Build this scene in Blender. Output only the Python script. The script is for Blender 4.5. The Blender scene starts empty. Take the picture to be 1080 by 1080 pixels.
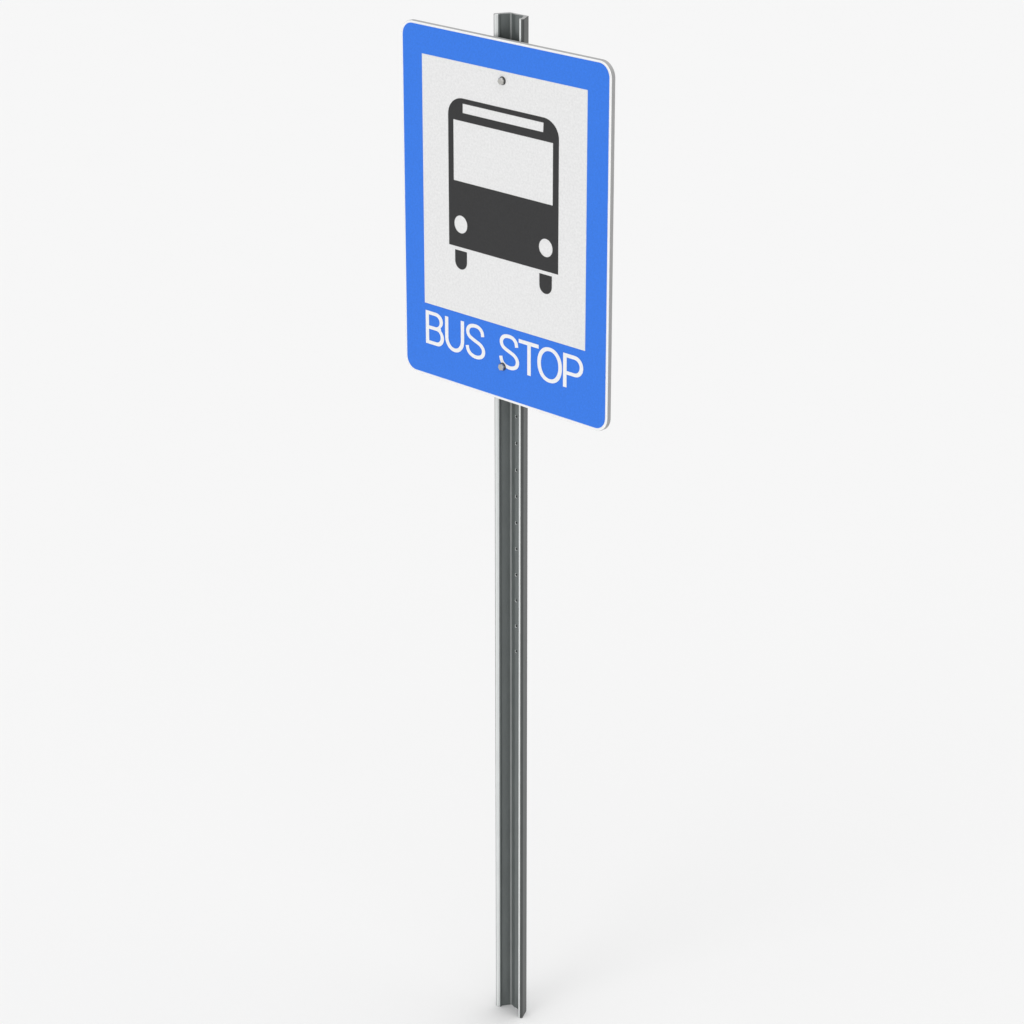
import bpy, bmesh, math
from mathutils import Vector, Matrix

S = 0.4            # metres per drawing unit
ZG = 5.515         # height of the drawing's origin above the floor, in units
C = bpy.context.scene.collection
PI = math.pi


# ------------------------------------------------------------------ materials
def new_mat(name):
    m = bpy.data.materials.new(name)
    m.use_nodes = True
    nt = m.node_tree
    b = nt.nodes['Principled BSDF']
    return m, nt, b


def grain(nt, scale, detail=2.0, rough=0.6, coord='Object', stretch=None):
    tc = nt.nodes.new('ShaderNodeTexCoord')
    n = nt.nodes.new('ShaderNodeTexNoise')
    n.inputs['Scale'].default_value = scale
    n.inputs['Detail'].default_value = detail
    n.inputs['Roughness'].default_value = rough
    if stretch:
        mp = nt.nodes.new('ShaderNodeMapping')
        mp.inputs['Scale'].default_value = stretch
        nt.links.new(tc.outputs[coord], mp.inputs['Vector'])
        nt.links.new(mp.outputs['Vector'], n.inputs['Vector'])
    else:
        nt.links.new(tc.outputs[coord], n.inputs['Vector'])
    return n


def ramp(nt, src, stops):
    r = nt.nodes.new('ShaderNodeValToRGB')
    e = r.color_ramp.elements
    e[0].position, e[0].color = stops[0][0], (*stops[0][1], 1)
    e[1].position, e[1].color = stops[-1][0], (*stops[-1][1], 1)
    for p, c in stops[1:-1]:
        x = e.new(p)
        x.color = (*c, 1)
    nt.links.new(src, r.inputs['Fac'])
    return r


def sheeting(name, col, spread, rough, spec=0.3, scale=230.0):
    """retroreflective sign sheeting: a flat colour with a fine mottled grain"""
    m, nt, b = new_mat(name)
    n = grain(nt, scale, 3.0, 0.65)
    lo = tuple(max(0.0, c * (1 - spread)) for c in col)
    hi = tuple(min(1.0, c * (1 + spread)) for c in col)
    r = ramp(nt, n.outputs['Fac'], [(0.3, lo), (0.7, hi)])
    nt.links.new(r.outputs['Color'], b.inputs['Base Color'])
    b.inputs['Roughness'].default_value = rough
    b.inputs['Specular IOR Level'].default_value = spec
    bp = nt.nodes.new('ShaderNodeBump')
    bp.inputs['Strength'].default_value = 0.06
    bp.inputs['Distance'].default_value = 0.0004
    nt.links.new(n.outputs['Fac'], bp.inputs['Height'])
    nt.links.new(bp.outputs['Normal'], b.inputs['Normal'])
    return m


def metal(name, col, rough, spread=0.12, metallic=1.0, scale=60.0):
    m, nt, b = new_mat(name)
    n = grain(nt, scale, 4.0, 0.6, stretch=(1, 1, 0.35))
    lo = tuple(c * (1 - spread) for c in col)
    hi = tuple(min(1, c * (1 + spread)) for c in col)
    r = ramp(nt, n.outputs['Fac'], [(0.3, lo), (0.72, hi)])
    nt.links.new(r.outputs['Color'], b.inputs['Base Color'])
    b.inputs['Metallic'].default_value = metallic
    rr = nt.nodes.new('ShaderNodeMapRange')
    rr.inputs['To Min'].default_value = rough - 0.03
    rr.inputs['To Max'].default_value = rough + 0.03
    nt.links.new(n.outputs['Fac'], rr.inputs['Value'])
    nt.links.new(rr.outputs['Result'], b.inputs['Roughness'])
    return m


M_WHITE = sheeting('white sheeting', (0.79, 0.79, 0.79), 0.065, 0.5, 0.3, 200.0)
M_BORDER = sheeting('white border paint', (0.90, 0.90, 0.90), 0.02, 0.5)
M_BLUE = sheeting('blue sheeting', (0.036, 0.193, 0.78), 0.07, 0.5, 0.2)
M_BLACK = sheeting('charcoal ink', (0.036, 0.036, 0.037), 0.08, 0.6, 0.2)
M_TEXT = sheeting('white ink', (0.86, 0.86, 0.87), 0.03, 0.5)
M_EDGE = metal('cut aluminium edge', (0.38, 0.38, 0.38), 0.6, 0.04, 0.0)
M_POST = metal('galvanised steel', (0.145, 0.160, 0.158), 0.33, 0.07, 0.35)
M_FILLET_GLINT = metal('fillet highlight tone', (0.27, 0.285, 0.28), 0.36, 0.06, 0.35)  # lighter copy of the post steel, paints a highlight along the fillets
M_FLANK_SHADE = metal('shaded steel flank', (0.070, 0.074, 0.072), 0.45, 0.10, 0.2)  # darker copy of the post steel, shade put into the outer faces' colour
M_GLINT = metal('steel highlight tone', (0.76, 0.78, 0.775), 0.45, 0.04, 0.6)  # near-white steel: highlights of lips and hole rims put into the colour
M_SHADE_DISC = metal('added shade disc', (0.055, 0.055, 0.053), 0.6, 0.10, 0.0)  # for the added disc that gives the shade beside the bolt heads
M_BOLT = metal('zinc bolt', (0.53, 0.525, 0.50), 0.34, 0.10)

# floor: seamless white studio surface
M_FLOOR, nt, b = new_mat('studio floor')
n = grain(nt, 3.0, 3.0, 0.5)
r = ramp(nt, n.outputs['Fac'], [(0.3, (0.849, 0.849, 0.849)), (0.7, (0.851, 0.851, 0.851))])
nt.links.new(r.outputs['Color'], b.inputs['Base Color'])
b.inputs['Roughness'].default_value = 1.0
b.inputs['Specular IOR Level'].default_value = 0.0


# ------------------------------------------------------------------ helpers
def U(x, y, z):
    """drawing units -> metres, relative to the foot of the sign"""
    return Vector((x * S, y * S, (z + ZG) * S))


def link(name, me, mats, parent=None):
    o = bpy.data.objects.new(name, me)
    for m in mats:
        me.materials.append(m)
    C.objects.link(o)
    o.parent = parent
    return o


def from_bm(name, bm, mats, parent=None):
    bmesh.ops.recalc_face_normals(bm, faces=bm.faces)
    me = bpy.data.meshes.new(name)
    bm.to_mesh(me)
    bm.free()
    return link(name, me, mats, parent)


def arc(cx, cz, rx, rz, a0, a1, n=14):
    return [(cx + rx * math.cos(math.radians(a0 + (a1 - a0) * i / n)),
             cz + rz * math.sin(math.radians(a0 + (a1 - a0) * i / n))) for i in range(n + 1)]


def round_rect(x0, x1, z0, z1, r, n=12, rz=None):
    rz = rz or r
    return (arc(x1 - r, z1 - rz, r, rz, 0, 90, n) + arc(x0 + r, z1 - rz, r, rz, 90, 180, n)
            + arc(x0 + r, z0 + rz, r, rz, 180, 270, n) + arc(x1 - r, z0 + rz, r, rz, 270, 360, n))


def ellipse(cx, cz, rx, rz, n=48, p=2.0):
    out = []
    for i in range(n):
        a = 2 * PI * i / n
        c, s = math.cos(a), math.sin(a)
        out.append((cx + rx * math.copysign(abs(c) ** (2 / p), c), cz + rz * math.copysign(abs(s) ** (2 / p), s)))
    return out


def fillet(pts, radii, n=5):
    """closed polygon with each corner rounded by its own radius"""
    out = []
    k = len(pts)
    for i in range(k):
        p = Vector(pts[i]); a = Vector(pts[i - 1]); c = Vector(pts[(i + 1) % k])
        r = radii[i]
        if r <= 0:
            out.append(tuple(p)); continue
        d1 = (a - p); d2 = (c - p)
        l1, l2 = d1.length, d2.length
        d1.normalize(); d2.normalize()
        ang = d1.angle(d2)
        t = min(r / math.tan(ang / 2), 0.49 * l1, 0.49 * l2)
        q0, q1 = p + d1 * t, p + d2 * t
        for j in range(n + 1):
            u = j / n
            out.append(tuple(q0 * (1 - u) ** 2 + p * 2 * u * (1 - u) + q1 * u * u))
    return out


def flat(name, loops, y, mat, parent, thick=0.0012):
    """a thin print / sheeting layer cut to the given outlines (nested loops are holes)"""
    cu = bpy.data.curves.new(name, 'CURVE')
    cu.dimensions = '2D'
    cu.fill_mode = 'BOTH'
    cu.extrude = thick * S * 0.5
    for lp in loops:
        sp = cu.splines.new('POLY')
        sp.points.add(len(lp) - 1)
        for i, (x, z) in enumerate(lp):
            sp.points[i].co = (x * S, z * S, 0, 1)
        sp.use_cyclic_u = True
    tmp = bpy.data.objects.new('tmp', cu)
    C.objects.link(tmp)
    dg = bpy.context.evaluated_depsgraph_get()
    me = bpy.data.meshes.new_from_object(tmp.evaluated_get(dg))
    bpy.data.objects.remove(tmp)
    bpy.data.curves.remove(cu)
    # curve lies in local XY; stand it up into XZ at depth y (front towards -Y)
    me.transform(Matrix.Translation((0, (y - thick * 0.5) * S, ZG * S)) @ Matrix.Rotation(PI / 2, 4, 'X'))
    me.name = name
    me.materials.clear()
    return link(name, me, [mat], parent)


def catmull(pts, n=10):
    out = []
    P = [pts[0]] + list(pts) + [pts[-1]]
    for i in range(1, len(P) - 2):
        p0, p1, p2, p3 = (Vector(q) for q in P[i - 1:i + 3])
        for j in range(n):
            t = j / n
            out.append(0.5 * ((2 * p1) + (-p0 + p2) * t + (2 * p0 - 5 * p1 + 4 * p2 - p3) * t * t
                              + (-p0 + 3 * p1 - 3 * p2 + p3) * t ** 3))
    out.append(Vector(P[-1]))
    return out


def stroke(pts, wx, wz):
    """outline of a pen stroke, wider on steep parts (wx) than on flat ones (wz)"""
    c = catmull(pts)
    L, R = [], []
    for i, p in enumerate(c):
        d = (c[min(i + 1, len(c) - 1)] - c[max(i - 1, 0)]).normalized()
        nrm = Vector((-d.y, d.x))
        w = math.hypot(wx * nrm.x, wz * nrm.y) * 0.5
        L.append(tuple(p + nrm * w)); R.append(tuple(p - nrm * w))
    return L + R[::-1]


# ------------------------------------------------------------------ the setting
bm = bmesh.new()
bmesh.ops.create_circle(bm, cap_ends=True, segments=96, radius=400)
floor = from_bm('floor', bm, [M_FLOOR])
if floor.data.polygons[0].normal.z < 0:
    floor.data.flip_normals()
floor['kind'] = 'structure'

# ------------------------------------------------------------------ the sign
sign = bpy.data.objects.new('bus_stop_sign', None)
sign.empty_display_size = 0.1
C.objects.link(sign)
sign['label'] = 'blue and white BUS STOP sign with bus symbol, on a grey steel channel post'
sign['category'] = 'bus stop sign'

# --- panel: aluminium blank, white painted face, rounded corners
XH, ZT, ZB, TH = 0.7425, 0.1610, -1.7595, 0.0268
outer = round_rect(-XH, XH, ZB, ZT, 0.080, 14)
RC = 0.082


def rim(d):
    return round_rect(-XH + d, XH - d, ZB + d, ZT - d, RC - d, 14)


EB = 0.0058        # rounded front arris
sections = [(EB * (1 - math.sin(a)), EB * (1 - math.cos(a))) for a in (math.radians(t) for t in (0, 22, 45, 68, 90))]
sections += [(0.0, TH - 0.0022), (0.0022, TH)]
bm = bmesh.new()
rings = [[bm.verts.new(U(x, y, z)) for x, z in rim(d)] for d, y in sections]
k = len(rings[0])
for a in range(len(rings) - 1):
    for i in range(k):
        f = bm.faces.new((rings[a][i], rings[a][(i + 1) % k], rings[a + 1][(i + 1) % k], rings[a + 1][i]))
        f.material_index = 0 if a < 2 else 1
bm.faces.new(rings[0]).material_index = 0
bm.faces.new(rings[-1]).material_index = 1
panel = from_bm('sign_panel', bm, [M_BORDER, M_EDGE], sign)

# --- blue frame sheeting (open in the middle) and the white field inside it
XP, ZPT, ZPB = 0.5850, 0.0005, -1.3480
flat('blue_border', [round_rect(-0.7265, 0.7265, -1.7440, 0.1485, 0.068, 14),
                     [(-XP, ZPT), (XP, ZPT), (XP, ZPB), (-XP, ZPB)]], -0.0003, M_BLUE, panel)
field = flat('white_field', [[(-XP + .0006, ZPT - .0006), (XP - .0006, ZPT - .0006),
                              (XP - .0006, ZPB + .0006), (-XP + .0006, ZPB + .0006)]], -0.0003, M_WHITE, panel)

# --- bus symbol
HX = 0.3935
body = (arc(HX - 0.108, -0.1880 - 0.096, 0.108, 0.096, 0, 90, 16)
        + arc(-HX + 0.108, -0.1880 - 0.096, 0.108, 0.096, 90, 180, 16)
        + [(-HX, -0.9843), (HX, -0.9843)])
stripe = [(-0.2873, -0.2145), (0.2873, -0.2145), (0.2850, -0.2640), (-0.2873, -0.2640)]
window = [(-0.3560, -0.3073), (0.3535, -0.3073), (0.3535, -0.6300), (-0.3560, -0.6300)]
lamps = [ellipse(-0.3058, -0.8607, 0.0478, 0.0478), ellipse(0.3062, -0.8612, 0.0478, 0.0478)]


def wheel_loop(cx):
    w = 0.0437
    return [(cx - w, -1.0035), (cx + w, -1.0035)] + arc(cx, -1.0620, w, 0.0432, 0, -180, 20)


flat('bus_symbol', [body, stripe, window] + lamps + [wheel_loop(-0.3060), wheel_loop(0.3062)],
     -0.0018, M_BLACK, panel, 0.0008)

# --- lettering
T, B = -1.3875, -1.5725
sv, sh = 0.0245, 0.0198
WORDS = [[], []]
L = WORDS[0]
# B
L.append([(-0.5780, T)] + arc(-0.5020, T - 0.0445, 0.0550, 0.0445, 90, -48, 14)
         + arc(-0.4920, B + 0.0500, 0.0520, 0.0500, 52, -90, 14) + [(-0.5780, B)])
L.append([(-0.5780 + sv, T - sh)] + arc(-0.5040, (T - sh - 1.4690) / 2, 0.0325, (T - sh + 1.4690) / 2, 90, -90, 12)
         + [(-0.5780 + sv, -1.4690)])
L.append([(-0.5780 + sv, -1.4880)] + arc(-0.4960, (-1.4880 + B + sh) / 2, 0.0315, (-1.4880 - B - sh) / 2, 90, -90, 12)
         + [(-0.5780 + sv, B + sh)])
# U
ux0, ux1 = -0.4305, -0.2870
um = (ux0 + ux1) / 2
L.append([(ux0, T - .001)] + arc(um, -1.5020, (ux1 - ux0) / 2, 0.0730, 180, 360, 22) + [(ux1, T - .001), (ux1 - sv, T - .001)]
         + arc(um, -1.5020, (ux1 - ux0) / 2 - sv, 0.0730 - sh - .001, 360, 180, 22) + [(ux0 + sv, T - .001)])
# S, twice
S_PTS = [(-0.1480, -1.4425), (-0.1545, -1.4160), (-0.1760, -1.3985), (-0.2060, -1.3940), (-0.2370, -1.4000),
         (-0.2550, -1.4160), (-0.2590, -1.4360), (-0.2490, -1.4560), (-0.2250, -1.4690), (-0.1930, -1.4800),
         (-0.1640, -1.4920), (-0.1455, -1.5110), (-0.1430, -1.5330), (-0.1560, -1.5530), (-0.1830, -1.5640),
         (-0.2130, -1.5640), (-0.2400, -1.5545), (-0.2570, -1.5370), (-0.2640, -1.5130)]
L.append(stroke(S_PTS, 0.0235, 0.0198))
L = WORDS[1]
L.append(stroke([(x + 0.2490, z - 0.0008) for x, z in S_PTS], 0.0235, 0.0198))
# T
T2, B2 = T - 0.0030, B - 0.0020
L.append([(0.1160, T2), (0.2590, T2), (0.2590, T2 - 0.0208), (0.2030, T2 - 0.0208), (0.2030, B2),
          (0.1780, B2), (0.1780, T2 - 0.0208), (0.1160, T2 - 0.0208)])
# O
om, oz = 0.3378, (T2 + B2) / 2
L.append(ellipse(om, oz, 0.0873, 0.0955, 64, 2.15))
L.append(ellipse(om, oz, 0.0873 - 0.0250, 0.0955 - 0.0200, 64, 2.1))
# P
L.append([(0.4333, T2)] + arc(0.5150, (T2 - 1.5042) / 2, 0.0590, (T2 + 1.5042) / 2, 90, -90, 18)
         + [(0.4333 + sv, -1.5042), (0.4333 + sv, B2), (0.4333, B2)])
L.append([(0.4333 + sv, T2 - 0.0208)] + arc(0.5130, (T2 - 0.0208 - 1.4850) / 2, 0.0365, (T2 - 0.0208 + 1.4850) / 2, 90, -90, 14)
         + [(0.4333 + sv, -1.4850)])
for L in WORDS:
    flat('lettering', L, -0.0018, M_TEXT, panel, 0.0008)

# --- channel post: rolled steel U section, lips towards the panel
def web(x):
    """front face of the web: a shallow raised ridge down its middle"""
    return 0.1045 - 0.0085 * (1 - (x / 0.0335) ** 2)


half = [  # right half, from the web's back round the outside to the inner corner of the web
    ((0.0655, 0.1200), 0.006), ((0.1035, 0.0480), 0.004), ((0.1025, 0.0395), 0.002), ((0.0935, 0.0340), 0.002),
    ((0.0830, 0.0340), 0.002), ((0.0745, 0.0425), 0.0), ((0.0680, 0.0480), 0.003), ((0.0745, 0.0570), 0.003),
    ((0.0440, 0.1050), 0.020)]
ridge = [((x, web(x)), 0.0) for x in (0.0315, 0.028, 0.024, 0.020, 0.016, 0.012, 0.008, 0.004)]
half += ridge
pts = [p for p, _ in half] + [(-x, y) for (x, y), _ in reversed(half)]
rad = [q for _, q in half] + [q for _, q in reversed(half)]
prof = fillet(pts, rad, 7)
ZTOP = 0.2720
bm = bmesh.new()
ch = 0.004
cxm = sum(p[0] for p in prof) / len(prof)


def inset(prof, d):
    out = []
    n_ = len(prof)
    for i in range(n_):
        a = Vector(prof[i - 1]); c = Vector(prof[(i + 1) % n_])
        t = (c - a).normalized()
        nr = Vector((t.y, -t.x))
        out.append((prof[i][0] + nr.x * d, prof[i][1] + nr.y * d))
    return out


area = sum(prof[i - 1][0] * prof[i][1] - prof[i][0] * prof[i - 1][1] for i in range(len(prof)))
ins = inset(prof, -0.0016 if area > 0 else 0.0016)
secs = [(ins, -ZG), (prof, -ZG + 0.0025), (prof, ZTOP - 0.0025), (ins, ZTOP)]
rings = [[bm.verts.new(U(x, y, z)) for x, y in p] for p, z in secs]
k = len(prof)


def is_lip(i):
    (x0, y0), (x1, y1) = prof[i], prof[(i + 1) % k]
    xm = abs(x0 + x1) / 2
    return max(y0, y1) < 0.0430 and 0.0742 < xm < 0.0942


def is_fillet_glint(i):
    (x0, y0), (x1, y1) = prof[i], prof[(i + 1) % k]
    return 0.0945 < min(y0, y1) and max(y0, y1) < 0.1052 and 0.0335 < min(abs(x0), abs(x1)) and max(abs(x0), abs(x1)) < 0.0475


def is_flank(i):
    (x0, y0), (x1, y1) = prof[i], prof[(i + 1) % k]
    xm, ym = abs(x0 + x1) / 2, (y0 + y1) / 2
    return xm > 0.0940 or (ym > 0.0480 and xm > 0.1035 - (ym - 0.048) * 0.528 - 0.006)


for a in range(3):
    for i in range(k):
        f = bm.faces.new((rings[a][i], rings[a][(i + 1) % k], rings[a + 1][(i + 1) % k], rings[a + 1][i]))
        f.material_index = 1 if is_lip(i) else 2 if is_flank(i) else 4 if is_fillet_glint(i) else 0  # painted highlight on lips and fillets, painted shade on flanks
for a in (0, 3):
    bm.faces.new(rings[a]).material_index = 3
post = from_bm('channel_post', bm, [M_POST, M_GLINT, M_FLANK_SHADE, M_EDGE, M_FILLET_GLINT], sign)

# punched holes down the web
bm = bmesh.new()
HOLE0, PITCH, HX0 = -0.0485, 0.1522, 0.003
for j in range(-1, 22):
    z = HOLE0 - PITCH * j
    rg = [[bm.verts.new(U(HX0 + rr * math.cos(2 * PI * q / 20), y, z + rr * math.sin(2 * PI * q / 20))) for q in range(20)]
          for rr, y in ((0.0205, 0.0850), (0.0076, 0.0979), (0.0076, 0.1400))]
    for a in range(2):
        for q in range(20):
            bm.faces.new((rg[a][q], rg[a][(q + 1) % 20], rg[a + 1][(q + 1) % 20], rg[a + 1][q]))
    bm.faces.new(rg[0]); bm.faces.new(rg[2])
cut = from_bm('cutter', bm, [])
md = post.modifiers.new('holes', 'BOOLEAN')
md.operation = 'DIFFERENCE'
md.solver = 'EXACT'
md.object = cut
dg = bpy.context.evaluated_depsgraph_get()
me = bpy.data.meshes.new_from_object(post.evaluated_get(dg))
post.modifiers.clear()
old = post.data
post.data = me
me.name = 'channel_post'
bpy.data.meshes.remove(old)
bpy.data.objects.remove(cut)
for p in me.polygons:                      # light caught by the punched rims, painted pale
    c = p.center
    zi = (HOLE0 - (c.z / S - ZG)) / PITCH
    dx, dz = c.x / S - HX0, (zi - round(zi)) * PITCH
    if math.hypot(dx, dz) < 0.0150 and 0.09 < c.y / S < 0.1022 and 0.3 < abs(p.normal.y) < 0.9 and abs(p.normal.z) > 0.05:
        p.material_index = 1

# --- hex bolts through the panel into the post
for z in (HOLE0, HOLE0 - 10 * PITCH):
    bm = bmesh.new()
    r_, h_, c_ = 0.0200, 0.0200, 0.0035
    def ring(rr, y, rot=0.0):
        return [bm.verts.new(U(rr * math.cos(rot + i * PI / 3), y, z + rr * math.sin(rot + i * PI / 3))) for i in range(6)]
    y0 = -0.0016
    rot = math.radians(12)
    g_ = 0.0075      # the head sits on a narrower collar
    R = [ring(r_ * 0.70, y0 + 0.0015, rot), ring(r_ * 0.70, y0 - g_, rot), ring(r_, y0 - g_, rot),
         ring(r_, y0 - h_ + c_, rot), ring(r_ * 0.86, y0 - h_, rot)]
    for a in range(4):
        for i in range(6):
            bm.faces.new((R[a][i], R[a][(i + 1) % 6], R[a + 1][(i + 1) % 6], R[a + 1][i]))
    bm.faces.new(R[4]); bm.faces.new(R[0])
    bo = from_bm('bolt', bm, [M_BOLT], sign)
    bmw = bmesh.new()
    bmesh.ops.create_cone(bmw, cap_ends=True, segments=28, radius1=0.0222 * S, radius2=0.0212 * S, depth=0.0055 * S,
                          matrix=Matrix.Translation(U(0, y0 - 0.0030, z)) @ Matrix.Rotation(PI / 2, 4, 'X'))
    from_bm('shade_disc', bmw, [M_SHADE_DISC], bo)  # added disc, its dark colour stands for shade beside the head
    # nut behind the web
    bm2 = bmesh.new()
    bmesh.ops.create_cone(bm2, cap_ends=True, segments=6, radius1=0.02 * S, radius2=0.02 * S, depth=0.018 * S,
                          matrix=Matrix.Translation(U(0, 0.1295, z)) @ Matrix.Rotation(PI / 2, 4, 'X'))
    bmesh.ops.create_cone(bm2, cap_ends=True, segments=16, radius1=0.0105 * S, radius2=0.0105 * S, depth=0.12 * S,
                          matrix=Matrix.Translation(U(0, 0.0880, z)) @ Matrix.Rotation(PI / 2, 4, 'X'))
    from_bm('nut', bm2, [M_BOLT], bo)

# ------------------------------------------------------------------ studio light (world)
w = bpy.data.worlds.new('World')
bpy.context.scene.world = w
w.use_nodes = True
nt = w.node_tree
bg = nt.nodes['Background']
tc = nt.nodes.new('ShaderNodeTexCoord')


def lobe(az, el, a_in, a_out, strength):
    """a round soft light at infinity: az measured from the sign's front (-Y), positive to the sign's right"""
    a, e = math.radians(az), math.radians(el)
    d = (math.sin(a) * math.cos(e), -math.cos(a) * math.cos(e), math.sin(e))
    dp = nt.nodes.new('ShaderNodeVectorMath'); dp.operation = 'DOT_PRODUCT'
    nt.links.new(tc.outputs['Generated'], dp.inputs[0])
    dp.inputs[1].default_value = d
    mr = nt.nodes.new('ShaderNodeMapRange'); mr.interpolation_type = 'SMOOTHSTEP'
    mr.inputs['From Min'].default_value = math.cos(math.radians(a_out))
    mr.inputs['From Max'].default_value = math.cos(math.radians(a_in))
    mr.inputs['To Min'].default_value = 0.0
    mr.inputs['To Max'].default_value = strength
    nt.links.new(dp.outputs['Value'], mr.inputs['Value'])
    return mr.outputs['Result']


BASE = 0.22
parts = [lobe(135, 78, 20, 75, 1.33), lobe(0, 9, 8, 24, 4.3)]
acc = None
for p in parts:
    ad = nt.nodes.new('ShaderNodeMath'); ad.operation = 'ADD'
    nt.links.new(p, ad.inputs[0])
    if acc is None:
        ad.inputs[1].default_value = BASE
    else:
        nt.links.new(acc, ad.inputs[1])
    acc = ad.outputs['Value']
nt.links.new(acc, bg.inputs['Strength'])
bg.inputs['Color'].default_value = (1, 1, 1, 1)
w.cycles.sampling_method = 'MANUAL'
w.cycles.sample_map_resolution = 512

# ------------------------------------------------------------------ camera (solved from the photograph)
cam = bpy.data.cameras.new('Camera')
cam.sensor_width = 36
cam.lens = 2973.14 / 1080 * 36
cam.clip_start = 0.05
cam.clip_end = 2000
co = bpy.data.objects.new('Camera', cam)
C.objects.link(co)
yaw, pitch = -0.772326894, 0.381826898
fw = Vector((math.cos(pitch) * math.sin(yaw), math.cos(pitch) * math.cos(yaw), -math.sin(pitch)))
co.location = ((10.3923497 - 0.5855) * S, -10 * S, (3.23074163 + ZG) * S)
co.rotation_euler = fw.to_track_quat('-Z', 'Y').to_euler()
sc = bpy.context.scene
sc.camera = co
sc.view_settings.view_transform = 'Standard'
sc.view_settings.look = 'None'
sc.view_settings.exposure = 0
sc.view_settings.gamma = 1
sc.view_settings.use_curve_mapping = False
